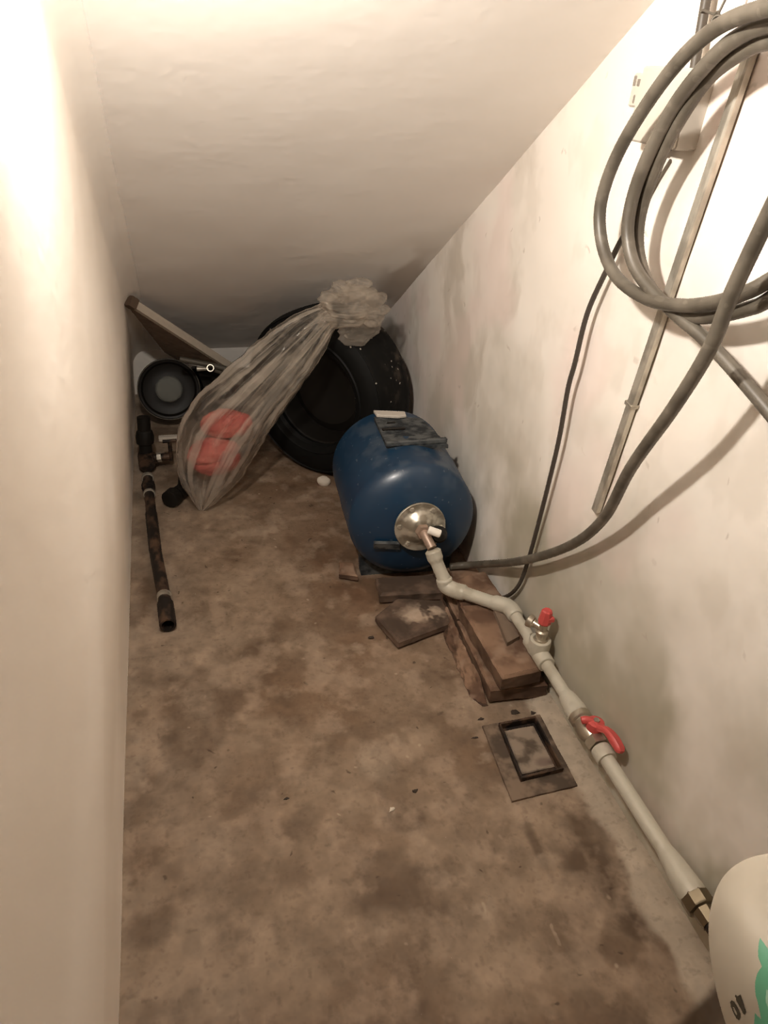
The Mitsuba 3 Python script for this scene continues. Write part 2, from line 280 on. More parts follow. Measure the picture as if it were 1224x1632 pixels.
def right_f(u, v):
    y = YF + u * (YB - YF); top = zc(y); z = -0.01 + v * (top + 0.01)
    return XR + n3(z * 0 + 5, y, z, 5, 3) * 0.006, y, z
struct('wall_right', grid(right_f, 220, 140), 'plaster', True, 'stained off-white plastered wall on the right with damp marks')
def ceil_f(u, v):
    x, y = -0.14 + u * 0.93, YF + v * (YB + 0.02 - YF)
    return x, y, zc(y) + n3(x, y, 0 * x, 4, 4) * 0.006
struct('ceiling', grid(ceil_f, 100, 260), 'ceiling_plaster', True, 'plastered sloping underside of the stairs')
struct('wall_back', cbox((-0.2, YB, -0.02), (0.8, YB + 0.08, 0.24)), 'plaster', False, 'low plastered wall at the far end under the stairs')
struct('door_added_1', cbox((-0.2, YF - 0.05, -0.02), (0.8, YF, 2.72)), 'added_door_brown', False, 'dark brown door added unseen behind the viewer to cut bounced light')  # made-up panel out of view, kept dark to hold down bounce light

# round lamp on the left wall
lamp = thing('wall_lamp', 'round white lamp on a short arm high on the left wall', 'lamp')
put('lens', lathe([(0.034, 0.0), (0.030, 0.004), (0.018, 0.007), (0.0001, 0.008)], 40, LAMP, LAMP_AXIS), 'white_plastic', lamp, True,
    emitter={'type': 'area', 'radiance': {'type': 'rgb', 'value': (LAMP_TINT * LAMP_POWER / (math.pi * 0.034 ** 2)).tolist()}})
put('housing', lathe([(0.0345, 0.002), (0.037, 0.001), (0.037, -0.012), (0.030, -0.030), (0.017, -0.042), (0.0001, -0.043)], 40, LAMP, LAMP_AXIS), 'white_plastic', lamp)
put('arm', tube(resample([LAMP - unit(LAMP_AXIS) * 0.04, LAMP + [-0.045, -0.045, 0.01], (-0.118, 0.695, 1.475), (-0.134, 0.695, 1.475)], 6), 0.009, 14), 'white_plastic', lamp)
put('base', lathe([(0.0001, 0), (0.03, 0), (0.03, 0.006), (0.02, 0.011), (0.0001, 0.011)], 28, (-0.134, 0.695, 1.475), (1, 0, 0)), 'white_plastic', lamp)

# ---------------------------------------------------------------- blue pressure tank
AX = unit([0.07, 1, 0]); TO = np.array([0.572, 1.58, 0.19]); TR, TL = 0.17, 0.45
tank = thing('pressure_tank', 'blue steel pressure tank lying on its side with a bolted metal flange', 'tank')
dome = [(TR * math.sin(t), 0.07 * (1 - math.cos(t))) for t in np.linspace(0, math.pi / 2, 24)]
prof = [(0.0001, 0)] + dome[1:] + [(TR, 0.12), (TR + 0.0015, 0.205), (TR + 0.0015, 0.212), (TR, 0.22), (TR, TL - 0.08)] + [(TR * math.cos(t), TL - 0.07 + 0.07 * math.sin(t)) for t in np.linspace(0.05, math.pi / 2, 18)]
put('shell', lathe(prof, 96, TO, AX), 'blue_paint', tank, True)
TS = np.cross(AX, [0, 0, 1.0])                       # sideways, to the right
for k, d in enumerate((0.10, 0.36)):
    c = TO + AX * d; P = []
    for s in np.linspace(-1, 1, 13):
        a = s * 0.92; top = c + TS * (TR * 0.985) * math.sin(a) - np.array([0, 0, TR * 0.985]) * math.cos(a); P.append((s, top))
    V, F = [], []
    for i, (s, t) in enumerate(P):
        b = np.array([c[0] + s * 0.125, c[1] + (t - c)[1], 0.0])
        for e in (-0.018, 0.018): V += [t + AX * e, b + AX * e]
    for i in range(12):
        a, b = 4 * i, 4 * i + 4
        F += [(a, a + 1, b + 1, b), (a + 2, b + 2, b + 3, a + 3), (a, b, b + 2, a + 2), (a + 1, a + 3, b + 3, b + 1)]
    F += [(0, 2, 3, 1), (48, 49, 51, 50)]
    F = np.array(F); m = trimesh.Trimesh(V, np.vstack([F[:, [0, 1, 2]], F[:, [0, 2, 3]]]), process=True); m.fix_normals()
    put('foot', m, 'dusty_bracket', tank, False, 'dark foot under the tank')
# flange
FO = np.array([0.577, 1.583, 0.207]); FN = unit(FO - (TO + AX * 0.16) - np.array([0, 0, 0.006])); FN = unit(-AX + np.array([0.02, 0, 0.13]))
fl = put('flange', lathe([(0.0001, 0.004), (0.066, 0.004), (0.0675, 0.008), (0.0675, 0.0125), (0.065, 0.014), (0.060, 0.0115), (0.050, 0.0125), (0.042, 0.020), (0.030, 0.030), (0.021, 0.034), (0.0001, 0.034)], 64, FO, FN), 'flange_metal', tank, True, 'round galvanized flange')
M = align(FO, FN)
for k in range(6):
    a = k * math.pi / 3 + 0.45; q = (M @ [0.055 * math.cos(a), 0.055 * math.sin(a), 0.010, 1])[:3]
    put('bolt', lathe([(0.0001, 0), (0.0072, 0), (0.0072, 0.005), (0.006, 0.0065), (0.0001, 0.0065)], 6, q, FN), 'galvanized', fl, False)
put('nipple', cat_([tube(resample([FO + FN * 0.03, FO + FN * 0.05 + [0.003, 0, -0.004], [0.588, 1.502, 0.188]], 6), 0.0125, 20), lathe([(0.0001, 0), (0.0185, 0), (0.02, 0.003), (0.02, 0.014), (0.0185, 0.017), (0.0001, 0.017)], 6, FO + FN * 0.032, FN)]), 'copper', tank, 30, 'coppery nipple screwed into the flange')
put('plug', cat_([lathe([(0.0001, 0), (0.019, 0), (0.022, 0.004), (0.022, 0.03), (0.018, 0.036), (0.0001, 0.036)], 24, (0.617, 1.556, 0.192), (-0.1, -0.8, 0.5))]), 'black_plastic', tank, 30, 'black plastic plug beside the nipple')
put('stub', lathe([(0.0001, 0), (0.009, 0), (0.0105, 0.002), (0.0105, 0.030), (0.009, 0.032), (0.0001, 0.032)], 20, (0.577, 1.512, 0.237), (0.9, -0.35, -0.25)), 'foam_white', tank, 30, 'small white plastic stub')
tabM = align((0.495, 1.588, 0.150), (-0.22, -0.85, -0.30), (1, 0, 0.12))
put('tab', cbox((-0.034, -0.013, -0.006), (0.036, 0.013, 0.004), 0.002, tabM), 'dusty_bracket', tank, False, 'grey strip on the lower front of the tank')
# mounting bracket on top
br = put('bracket', hull([(0.535, 1.925, 0.352), (0.668, 1.905, 0.350), (0.690, 1.725, 0.350), (0.524, 1.745, 0.352), (0.535, 1.925, 0.362), (0.668, 1.905, 0.360), (0.690, 1.725, 0.360), (0.524, 1.745, 0.362)]), 'dusty_bracket', tank, False, 'dusty grey mounting plate on top of the tank')
put('rib', cbox((0.52, 1.735, 0.36), (0.69, 1.747, 0.374), 0.002), 'dusty_bracket', br, False)
put('rib', cbox((0.535, 1.83, 0.36), (0.60, 1.838, 0.368), 0.002), 'black_plastic', br, False)
put('rib', cbox((0.56, 1.875, 0.36), (0.585, 1.88, 0.366), 0.002), 'black_plastic', br, False)
put('sticker', slab([(0.540, 1.952), (0.628, 1.932), (0.624, 1.905), (0.598, 1.902), (0.590, 1.912), (0.541, 1.918)], 0.362, 0.371, 0.002), 'white_plastic', tank, False, 'white strip at the back edge of the mounting plate')

# ---------------------------------------------------------------- bricks and rubble under the tank and the pipe
def brick_mesh(poly, z0, z1, seed, amp=0.0035): return rough(slab(poly, z0, z1, 0.006), 0.012, amp, 35, seed)
G = 'brown bricks carrying the white pipe'
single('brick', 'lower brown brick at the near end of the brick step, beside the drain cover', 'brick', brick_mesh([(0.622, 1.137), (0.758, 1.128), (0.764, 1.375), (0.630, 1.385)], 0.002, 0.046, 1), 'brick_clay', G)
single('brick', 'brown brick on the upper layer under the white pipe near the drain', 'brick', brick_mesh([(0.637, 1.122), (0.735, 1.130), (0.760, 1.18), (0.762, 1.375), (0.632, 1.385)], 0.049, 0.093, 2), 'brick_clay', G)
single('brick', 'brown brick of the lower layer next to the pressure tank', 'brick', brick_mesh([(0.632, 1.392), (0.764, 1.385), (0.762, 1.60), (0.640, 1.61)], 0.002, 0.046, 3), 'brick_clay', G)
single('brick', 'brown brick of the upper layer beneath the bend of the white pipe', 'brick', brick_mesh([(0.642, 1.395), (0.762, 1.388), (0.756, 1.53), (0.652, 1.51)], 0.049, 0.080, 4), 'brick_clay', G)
single('mortar', 'ridge of brown mortar along the left foot of the brick step', 'mortar', rough(hull([(0.588, 1.17, 0.0), (0.606, 1.132, 0.0), (0.620, 1.132, 0.0), (0.612, 1.16, 0.014), (0.620, 1.19, 0.026), (0.63, 1.5, 0.034), (0.63, 1.5, 0.0), (0.605, 1.48, 0.0)]), 0.009, 0.006, 38, 9), 'brick_clay')
single('wood_shim', 'dark strip of wood lying on the brick step under the white pipe', 'wood', rough(hull([(0.685, 1.215, 0.094), (0.722, 1.232, 0.094), (0.735, 1.345, 0.094), (0.700, 1.335, 0.094), (0.685, 1.215, 0.106), (0.722, 1.232, 0.104), (0.735, 1.345, 0.104), (0.700, 1.335, 0.106)]), 0.01, 0.0015, 40, 5), 'old_wood')
single('brick_slab', 'dark broken slab with a crust of mortar on top, on the floor in front of the tank', 'slab', brick_mesh([(0.439, 1.462), (0.470, 1.353), (0.622, 1.400), (0.640, 1.49), (0.512, 1.522)], 0.001, 0.028, 6, 0.002), 'dark_brick')
single('support_brick', 'dark dirty brick wedged under the front of the blue tank', 'brick', brick_mesh([(0.470, 1.535), (0.640, 1.518), (0.640, 1.60), (0.478, 1.615)], 0.001, 0.034, 7), 'dark_brick')
single('brick_fragment', 'small brown brick fragment on the floor left of the front of the tank', 'brick', brick_mesh([(0.388, 1.66), (0.436, 1.640), (0.438, 1.70), (0.400, 1.72)], 0.002, 0.026, 8), 'brick_clay')
single('rubble', 'pale lump of mortar on the floor between the tyre and the blue tank', 'rubble', rough(trimesh.creation.icosphere(2, 0.021).apply_scale([1.1, 0.9, 0.8]).apply_translation([0.45, 2.20, 0.012]), 0.008, 0.005, 40, 11), 'pale_crumb')

# ---------------------------------------------------------------- white plastic water pipe along the right wall
PX, PZ = 0.733, 0.121
pipe = thing('water_pipe', 'white plastic water pipe running from the tank along the right wall', 'pipe')
E1, E2, S0 = np.array([0.620, 1.452, 0.098]), np.array([PX, 1.318, PZ]), np.array([0.589, 1.500, 0.184])
put('elbow', tube(resample([S0, S0 + [0.006, -0.010, -0.020], (S0 + E1) / 2 + [0, 0, -0.002], E1 + [-0.004, 0.006, 0.014]], 6), np.interp(np.linspace(0, 1, 19), [0, 0.04, 0.35, 0.45, 0.8, 1], [0.016, 0.0205, 0.0205, 0.0165, 0.0165, 0.0185]), 24), 'white_pipe', pipe, 50)
put('elbow', tube(resample([E1 + [-0.007, 0.010, 0.024], E1 + [-0.002, 0.004, 0.004], E1 + [0.014, -0.014, 0.0], E1 + [0.036, -0.040, 0.006]], 6), np.interp(np.linspace(0, 1, 19), [0, 0.05, 0.95, 1], [0.017, 0.0205, 0.0205, 0.017]), 24), 'white_pipe', pipe, 50)
put('tube', tube([E1 + [0.03, -0.034, 0.005], E2 + [-0.02, 0.02, -0.004]], 0.0165, 24), 'white_pipe', pipe)
put('elbow', tube(resample([E2 + [-0.030, 0.034, -0.006], E2 + [-0.006, 0.008, -0.001], E2 + [0, -0.010, 0], E2 + [0, -0.036, 0]], 6), np.interp(np.linspace(0, 1, 19), [0, 0.05, 0.95, 1], [0.017, 0.0195, 0.0195, 0.017]), 24), 'white_pipe', pipe, 50)
def along(y0, y1, r): return lathe([(0.0001, 0), (r - 0.0015, 0), (r, 0.0015), (r, abs(y1 - y0) - 0.0015), (r - 0.0015, abs(y1 - y0)), (0.0001, abs(y1 - y0))], 32, (PX, y0, PZ), (0, -1, 0))
put('tube', along(1.300, 1.195, 0.0135), 'white_pipe', pipe)
TY = 1.158
tee = cat_([along(1.200, 1.112, 0.0195), lathe([(0.0001, 0), (0.024, 0.0), (0.0245, 0.034), (0.023, 0.036), (0.0165, 0.036), (0.0165, 0.028), (0.0001, 0.028)], 32, (PX, TY, PZ), (0, 0, 1))])
put('tee', tee, 'white_pipe', pipe, 40)
put('tube', along(1.115, 1.010, 0.0135), 'white_pipe', pipe)
put('socket', lathe([(0.0001, 0), (0.0145, 0), (0.0175, 0.008), (0.0205, 0.03), (0.0225, 0.045), (0.0225, 0.062), (0.0001, 0.062)], 32, (PX, 1.022, PZ), (0, -1, 0)), 'white_pipe', pipe)
put('socket', lathe([(0.0001, 0), (0.019, 0), (0.020, 0.003), (0.020, 0.026), (0.019, 0.028), (0.0001, 0.028)], 32, (PX, 0.872, PZ), (0, -1, 0)), 'white_pipe', pipe)
put('tube', along(0.850, 0.640, 0.0145), 'white_pipe', pipe)
put('socket', lathe([(0.0001, 0), (0.0155, 0), (0.018, 0.015), (0.021, 0.045), (0.0235, 0.07), (0.0235, 0.082), (0.0001, 0.082)], 32, (PX, 0.645, PZ), (0, -1, 0)), 'white_pipe', pipe)
put('nut', lathe([(0.0001, 0), (0.023, 0), (0.0245, 0.003), (0.0245, 0.02), (0.023, 0.024), (0.018, 0.026), (0.016, 0.05), (0.0001, 0.05)], 8, (PX, 0.566, PZ), (0, -1, 0)), 'dark_brass', pipe, 20, 'dark brass union nut beside the white sack')
put('tail', along(0.52, 0.375, 0.0135), 'rusty_iron', pipe, 35, 'dark metal pipe behind the sack')
# ball valve with a red lever
valve = thing('ball_valve', 'brass ball valve with a red lever in the white pipe above the floor drain', 'valve')
put('body', cat_([lathe([(0.0001, 0), (0.0215, 0), (0.023, 0.002), (0.023, 0.014), (0.0215, 0.016), (0.019, 0.018), (0.019, 0.024), (0.0225, 0.034), (0.0225, 0.050), (0.018, 0.062), (0.0175, 0.066), (0.0001, 0.066)], 40, (PX, 0.962, PZ), (0, -1, 0)),
                  lathe([(0.0001, 0), (0.0125, 0), (0.0125, 0.020), (0.0001, 0.020)], 24, (PX + 0.002, 0.910, PZ), (0.05, 0, 1))]), 'brass', valve, 30, 'brass body')
put('nut', lathe([(0.0001, 0), (0.021, 0), (0.0225, 0.002), (0.0225, 0.018), (0.021, 0.020), (0.0001, 0.020)], 6, (PX, 0.896, PZ), (0, -1, 0)), 'brass', valve, False)
LV = np.array([PX + 0.003, 0.910, PZ + 0.018])
hub = lathe([(0.0001, 0), (0.0165, 0), (0.0175, 0.003), (0.0165, 0.016), (0.010, 0.0185), (0.0001, 0.0185)], 24, LV, (0.05, 0, 1))
arm = tube(resample([LV + [0, 0.012, 0.010], LV + [0.002, -0.012, 0.013], LV + [0.006, -0.030, 0.022], LV + [0.009, -0.050, 0.022], LV + [0.011, -0.080, 0.016]], 6), np.interp(np.linspace(0, 1, 25), [0, 0.2, 0.5, 0.8, 0.97, 1], [0.009, 0.0095, 0.0085, 0.011, 0.0095, 0.006]), 16, wob=lambda t, a: np.where(np.abs(np.cos(a)) > 0.5, 1.0, 0.72))
wing = tube(resample([LV + [-0.004, 0.004, 0.011], LV + [-0.015, 0.010, 0.014], LV + [-0.024, 0.012, 0.012]], 5), np.linspace(0.009, 0.0075, 11), 14)
put('lever', cat_([hub, arm, wing]), 'red_plastic', valve, 40, 'red plastic lever')
put('screw', lathe([(0.0001, 0), (0.006, 0), (0.006, 0.004), (0.0001, 0.004)], 6, LV + [0.001, 0, 0.0185], (0.05, 0, 1)), 'galvanized', valve, False)
# drain tap on the tee
tap = thing('drain_tap', 'small brass drain tap with a red handle standing on the tee of the white pipe', 'tap')
put('body', cat_([lathe([(0.0001, 0), (0.0160, 0), (0.0160, 0.008), (0.0145, 0.011), (0.0120, 0.012), (0.0120, 0.022), (0.0140, 0.024), (0.0140, 0.031), (0.0095, 0.034), (0.0095, 0.052), (0.0001, 0.052)], 32, (PX, TY, PZ + 0.028), (0, 0, 1)),
                  lathe([(0.0001, 0), (0.0085, 0), (0.0085, 0.022), (0.0135, 0.025), (0.0155, 0.036), (0.0135, 0.038), (0.011, 0.036), (0.010, 0.02), (0.0001, 0.02)], 28, (PX, TY, PZ + 0.066), (-0.55, 0.72, 0.10))]), 'brass', tap, 30, 'brass body with a round spout')
put('handle', cat_([lathe([(0.0001, 0), (0.0125, 0), (0.0150, 0.004), (0.0135, 0.022), (0.0120, 0.034), (0.009, 0.037), (0.0001, 0.037)], 8, (PX, TY, PZ + 0.080), (0.06, 0, 1)), cbox((-0.009, -0.006, 0), (0.009, 0.006, 0.012), 0.002, frame((PX + 0.008, TY - 0.008, PZ + 0.090), np.array([1, 0, 0]), np.array([0, 1, 0]), np.array([0, 0, 1])))]), 'red_plastic', tap, 25, 'red handle')

# ---------------------------------------------------------------- floor drain
drain = thing('drain_cover', 'square dirty cast drain cover set in the floor beside the brick step', 'drain cover')
outer = [(0.583, 1.075), (0.569, 0.878), (0.715, 0.885), (0.722, 1.080)]; inner = [(0.616, 1.066), (0.604, 0.917), (0.700, 0.922), (0.704, 1.068)]
def ringplate(po, pi, z0, z1):
    m = trimesh.creation.extrude_polygon(sg.Polygon(po, [pi]), z1 - z0, engine='earcut'); m.apply_translation([0, 0, z0]); return m
put('frame', rough(ringplate(outer, inner, 0.0, 0.006), 0.012, 0.001, 40, 12), 'dirty_cast', drain, 30)
ctr = np.mean(inner, 0); sc = lambda k: [tuple(ctr + (np.array(q) - ctr) * k) for q in inner]
put('rim', ringplate(sc(1.0), sc(0.93), 0.0, 0.017), 'rusty_iron', drain, False, 'raised rusty inner rim')
put('panel', rough(slab(sc(0.78), 0.0, 0.0085, 0.002), 0.012, 0.0012, 40, 13), 'drain_panel', drain, 30, 'grey crusted inner panel')
put('groove', slab(sc(0.92), 0.0, 0.0035, 0.001), 'rusty_iron', drain, False, 'dark groove around the panel')

# ---------------------------------------------------------------- crumbs on the floor
for k, (x, y, s, nm) in enumerate([(0.677, 1.102, 0.011, 'black crumb on the floor between the brick step and the drain cover, larger one'), (0.712, 1.089, 0.008, 'thin black crumb by the right corner of the brick step'),
                                   (0.590, 1.098, 0.006, 'tiny black crumb at the upper left corner of the drain cover'), (0.415, 1.410, 0.008, 'lone black crumb on the floor left of the dark slab'),
                                   (0.556, 1.050, 0.005, 'tiny dark crumb left of the drain cover'), (0.335, 0.915, 0.005, 'pinkish grain on the floor below the round pale patch'), (0.389, 0.944, 0.006, 'dark grain on the floor right of the round pale patch'), (0.14, 0.98, 0.004, 'dark grain on the open floor left of the round pale patch')]):
    m = rough(hull(rng.normal(size=(16, 3)) * [1.1, 0.6, 0.35] * s * 0.7 + [x, y, s * 0.3]), s * 0.4, s * 0.15, 120, k)
    single('crumb', nm, 'debris', m, 'pale_crumb' if 'pink' in nm else 'crumb_dark', smooth=False)

# ---------------------------------------------------------------- hose, cable, conduit and box on the right wall
HOSE = [(0.740,0.614,0.832),(0.730,0.744,0.885),(0.718,0.873,0.930),(0.708,0.950,0.949),(0.700,1.013,0.968),(0.695,1.058,0.990),(0.692,1.085,1.021),(0.690,1.095,1.056),(0.690,1.092,1.101),(0.688,1.070,1.154),(0.685,1.034,1.209),(0.682,0.986,1.254),(0.680,0.937,1.285),(0.682,0.881,1.302),(0.690,0.824,1.301),(0.700,0.771,1.279),(0.710,0.733,1.242),(0.715,0.706,1.192),(0.720,0.705,1.138),(0.720,0.732,1.079),(0.715,0.787,1.016),(0.715,0.818,0.995),(0.715,0.872,0.969),(0.715,0.923,0.953),(0.715,0.977,0.950),(0.715,1.025,0.960),(0.715,1.061,0.979),(0.714,1.090,1.011),(0.712,1.100,1.051),(0.710,1.092,1.097),(0.705,1.067,1.150),(0.700,1.029,1.204),(0.700,0.992,1.247),(0.700,0.941,1.274),(0.700,0.896,1.286),(0.710,0.841,1.287),(0.725,0.800,1.265),(0.730,0.763,1.229),(0.730,0.739,1.189),(0.730,0.734,1.139),(0.725,0.749,1.082),(0.705,0.786,1.039),(0.700,0.810,1.019),(0.698,0.859,0.992),(0.697,0.926,0.968),(0.696,1.008,0.954),(0.695,1.094,0.961),(0.694,1.151,0.990),(0.692,1.182,1.035),(0.690,1.182,1.083),(0.687,1.152,1.145),(0.680,1.088,1.214),(0.670,1.018,1.265),(0.662,0.949,1.297),(0.655,0.882,1.311),(0.650,0.821,1.314),(0.645,0.762,1.297),(0.642,0.730,1.266),(0.642,0.722,1.222),(0.645,0.734,1.175),(0.650,0.755,1.120),(0.655,0.783,1.025),(0.658,0.797,0.952),(0.665,0.844,0.849),(0.685,0.930,0.709),(0.720,1.020,0.554),(0.734,1.131,0.421),(0.734,1.307,0.265),(0.747,1.524,0.104),(0.724,1.582,0.063),(0.680,1.591,0.058)]
CABLE = [(0.750,1.130,1.137),(0.760,1.154,1.102),(0.760,1.175,1.061),(0.758,1.197,1.018),(0.754,1.209,0.990),(0.748,1.222,0.942),(0.744,1.250,0.858),(0.742,1.256,0.759),(0.742,1.263,0.704),(0.744,1.263,0.595),(0.748,1.279,0.461),(0.754,1.305,0.306),(0.756,1.325,0.207),(0.756,1.346,0.154),(0.754,1.379,0.107),(0.740,1.409,0.076)]
BAG = [(0.046,2.085,0.004,0.0100),(0.056,2.090,0.043,0.0435),(0.072,2.100,0.113,0.0901),(0.101,2.115,0.199,0.1124),(0.140,2.125,0.275,0.1152),(0.199,2.130,0.346,0.0990),(0.267,2.135,0.416,0.0889),(0.331,2.140,0.481,0.0791),(0.384,2.145,0.534,0.0658),(0.425,2.150,0.570,0.0451),(0.447,2.150,0.588,0.0357)]

single('rubber_hose', 'long grey rubber hose coiled on the right wall, its tail reaching the blue tank', 'hose', tube(resample(HOSE, 7), 0.0098, 16), 'dusty_rubber', smooth=True)
single('electric_cable', 'thin black cable hanging from the junction box down to the floor behind the white pipe', 'cable', tube(resample(CABLE, 7), 0.0048, 12), 'cable_black', smooth=True)
c0, c1 = np.array([0.759, 0.985, 1.400]), np.array([0.760, 1.1055, 0.515])
cond = thing('conduit', 'long grey metal conduit running down the right wall behind the hose', 'conduit')
ax = unit(c1 - c0); sd = unit(np.cross(ax, [1, 0, 0])); nx = np.cross(sd, ax)
put('channel', cbox((-0.0095, -0.008, 0), (0.0075, 0.006, np.linalg.norm(c1 - c0)), 0.0025, frame(c0, sd, np.cross(ax, sd), ax)), 'galvanized', cond, False)
put('edge', cbox((-0.0003, -0.0112, 0.02), (0.0012, -0.006, np.linalg.norm(c1 - c0)), 0.0003, frame(c0, sd, np.cross(ax, sd), ax)), 'flange_metal', cond, False)
put('clip', cbox((-0.013, -0.0105, 0.652), (0.009, 0.007, 0.660), 0.001, frame(c0, sd, np.cross(ax, sd), ax)), 'flange_metal', cond, False)

box = thing('junction_box', 'white electrical box on the right wall half hidden behind the hose', 'box')
B0 = np.array([XR + 0.004, 1.083, 1.150])
put('housing', cbox((0, 0, 0), (-0.040, 0.125, 0.105), 0.003, frame(B0, np.array([1.0, 0, 0]), np.array([0, 1.0, 0.0]), np.array([0, -0.08, 1.0]))), 'white_plastic', box, False)
put('cover', cbox((-0.0385, -0.001, 0.001), (-0.047, 0.126, 0.104), 0.003, frame(B0, np.array([1.0, 0, 0]), np.array([0, 1.0, 0.0]), np.array([0, -0.08, 1.0]))), 'white_plastic', box, False)
put('slot', cbox((-0.012, 0.045, -0.006), (-0.034, 0.075, 0.002), 0.002, frame(B0, np.array([1.0, 0, 0]), np.array([0, 1.0, 0.0]), np.array([0, -0.08, 1.0]))), 'black_plastic', box, False, 'dark cable entry at the bottom')
term = thing('terminal_block', 'small white terminal block on the wall at the left edge of the junction box', 'terminal block')
TB = frame((XR + 0.003, 1.160, 1.196), np.array([1.0, 0, 0]), np.array([0, 1.0, 0.0]), np.array([0, -0.05, 1.0]))
put('body', cbox((0, 0.052, 0), (-0.030, 0.092, 0.048), 0.003, TB), 'white_plastic', term, False)
for k in range(3): put('notch', cbox((-0.027, 0.057 + 0.012 * k, 0.030), (-0.0315, 0.064 + 0.012 * k, 0.044 - 0.004 * (k == 1)), 0.001, TB), 'grey_gap', term, False)
put('notch', cbox((-0.027, 0.074, 0.006), (-0.0315, 0.078, 0.018), 0.001, TB), 'grey_gap', term, False)
single('black_conduit', 'dark upright tube at the top of the right wall above the junction box', 'conduit', tube(resample([(0.752, 1.135, 1.46), (0.750, 1.116, 1.36), (0.750, 1.106, 1.275), (0.752, 1.104, 1.24)], 6), 0.0068, 14), 'dark_tube', smooth=True)
W = [(0.742, 1.107, 1.322), (0.735, 1.092, 1.323), (0.728, 1.060, 1.318), (0.722, 1.040, 1.316)]
hang = thing('wire_hook', 'thin twisted wire holding up the coil of hose at the top of the right wall', 'wire')
put('wire', cat_([tube(resample(W, 6), 0.0016, 8), tube(resample([(0.724, 1.042, 1.314), (0.730, 1.035, 1.345), (0.745, 1.026, 1.40), (0.768, 1.02, 1.43)], 6), 0.0016, 8)]), 'steel_wire', hang, True)
put('ring', tube([np.array([0.715, 1.026, 1.307]) + 0.0075 * (math.cos(a) * np.array([0.5, -0.87, 0]) + math.sin(a) * np.array([0, 0.1, 1])) for a in np.linspace(0, 2 * math.pi, 22)], 0.0018, 8, False), 'steel_wire', hang, True)
put('twist', tube([np.array([0.722, 1.040, 1.316]) + np.array([0.0, 0.004 * math.cos(t * 14), 0.004 * math.sin(t * 14)]) + np.array([-0.006, -0.012, -0.008]) * t for t in np.linspace(0, 1, 30)], 0.0015, 8), 'steel_wire', hang, True)

# ---------------------------------------------------------------- tyre standing at the back
R0, W0 = 0.275, 0.20
tc = np.array([0.487, 2.345, R0 + 0.002]); psi = math.radians(47); ta = np.array([-math.sin(psi), -math.cos(psi), 0])
half = [(0.175, -0.055), (0.170, -0.068), (0.178, -0.078), (0.195, -0.083), (0.199, -0.0865), (0.203, -0.083), (0.225, -0.088), (0.250, -0.084), (0.268, -0.076), (0.272, -0.079), (0.277, -0.072), (0.281, -0.058), (0.2835, -0.045), (0.2828, -0.043), (0.2828, -0.040), (0.284, -0.036), (0.285, -0.014), (0.2842, -0.011), (0.2842, -0.007), (0.285, -0.004)]
half = [(r * R0 / 0.285, h * W0 / 0.175) for r, h in half]
outer_p = half + [(r, -h) for r, h in half[::-1]]
inner_p = [(r * R0 / 0.285, h * W0 / 0.175) for r, h in [(0.178, 0.050), (0.205, 0.070), (0.24, 0.074), (0.266, 0.060), (0.270, 0.0), (0.266, -0.060), (0.24, -0.074), (0.205, -0.070), (0.178, -0.050)]]
tyre = thing('car_tyre', 'dusty black car tyre standing against the slope behind the blue tank', 'tyre')
put('rubber', lathe(outer_p + inner_p + [outer_p[0]], 110, tc, ta), 'tyre_rubber', tyre, 30)
put('hole_fill', lathe([(0.0001, -0.01), (0.05, -0.012), (0.07, -0.002), (0.12, 0.004), (0.150, -0.012), (0.158, 0.03), (0.166, 0.055), (0.171, 0.058), (0.171, -0.058), (0.166, -0.055), (0.158, -0.02), (0.0001, -0.02)], 72, tc, ta), 'black_plastic', tyre, 30, 'black disc added to darken the hole of the tyre')  # added disc that closes the tyre hole so it renders dark

# ---------------------------------------------------------------- clear plastic bag with red stuff inside
bag = thing('plastic_bag', 'tall clear plastic bag knotted at the top, leaning on the tyre, red inside', 'bag')
B = resample(BAG, 7); n = len(B); P = B[:, :3]; rr = B[:, 3]
tt = np.gradient(P, axis=0); tt /= np.linalg.norm(tt, axis=1, keepdims=True); SIDES = 120
V = []; back = np.array([0, 1.0, 0])
for i in range(n):
    s = i / (n - 1); w = unit(back - tt[i] * (back @ tt[i])); u = np.cross(tt[i], w); a = np.pi / 2 + np.linspace(0, 2 * np.pi, SIDES)
    depth = np.interp(s, [0, 0.12, 0.35, 0.8, 1], [0.25, 0.55, 0.72, 0.72, 0.95])
    q = P[i] + rr[i] * (np.cos(a)[:, None] * u + (np.sin(a) * depth)[:, None] * w)
    pleat = np.interp(s, [0, 0.25, 0.5, 0.9, 1], [0.01, 0.03, 0.10, 0.15, 0.2])
    f = meshkit.noise(np.stack([np.cos(a) * 3.2, np.sin(a) * 3.2, np.full(SIDES, s * 2.0)], -1), 3) - 0.5
    g = np.abs(meshkit.noise(np.stack([np.cos(a) * 6.5, np.sin(a) * 6.5, np.full(SIDES, s * 2.5)], -1), 8) - 0.5) * 2
    cr = meshkit.fbm(q * 22, 3, 5) - 0.5; cr2 = np.abs(meshkit.noise(q * 38, 6) - 0.5)
    k = 1 + pleat * (f * 2 + (0.4 - g) * 1.2) + cr * 0.16 + (0.25 - cr2) * 0.10
    V.append(P[i] + (q - P[i]) * k[:, None])
V = np.array(V); V[..., 2] = np.maximum(V[..., 2], 0.004)
def shell(V):
    n, s = V.shape[:2]; i, j = np.meshgrid(np.arange(n - 1), np.arange(s), indexing='ij'); k = (j + 1) % s
    return trimesh.Trimesh(V.reshape(-1, 3), np.vstack([np.c_[(i * s + j).ravel(), (i * s + k).ravel(), ((i + 1) * s + k).ravel()], np.c_[(i * s + j).ravel(), ((i + 1) * s + k).ravel(), ((i + 1) * s + j).ravel()]]), process=False)
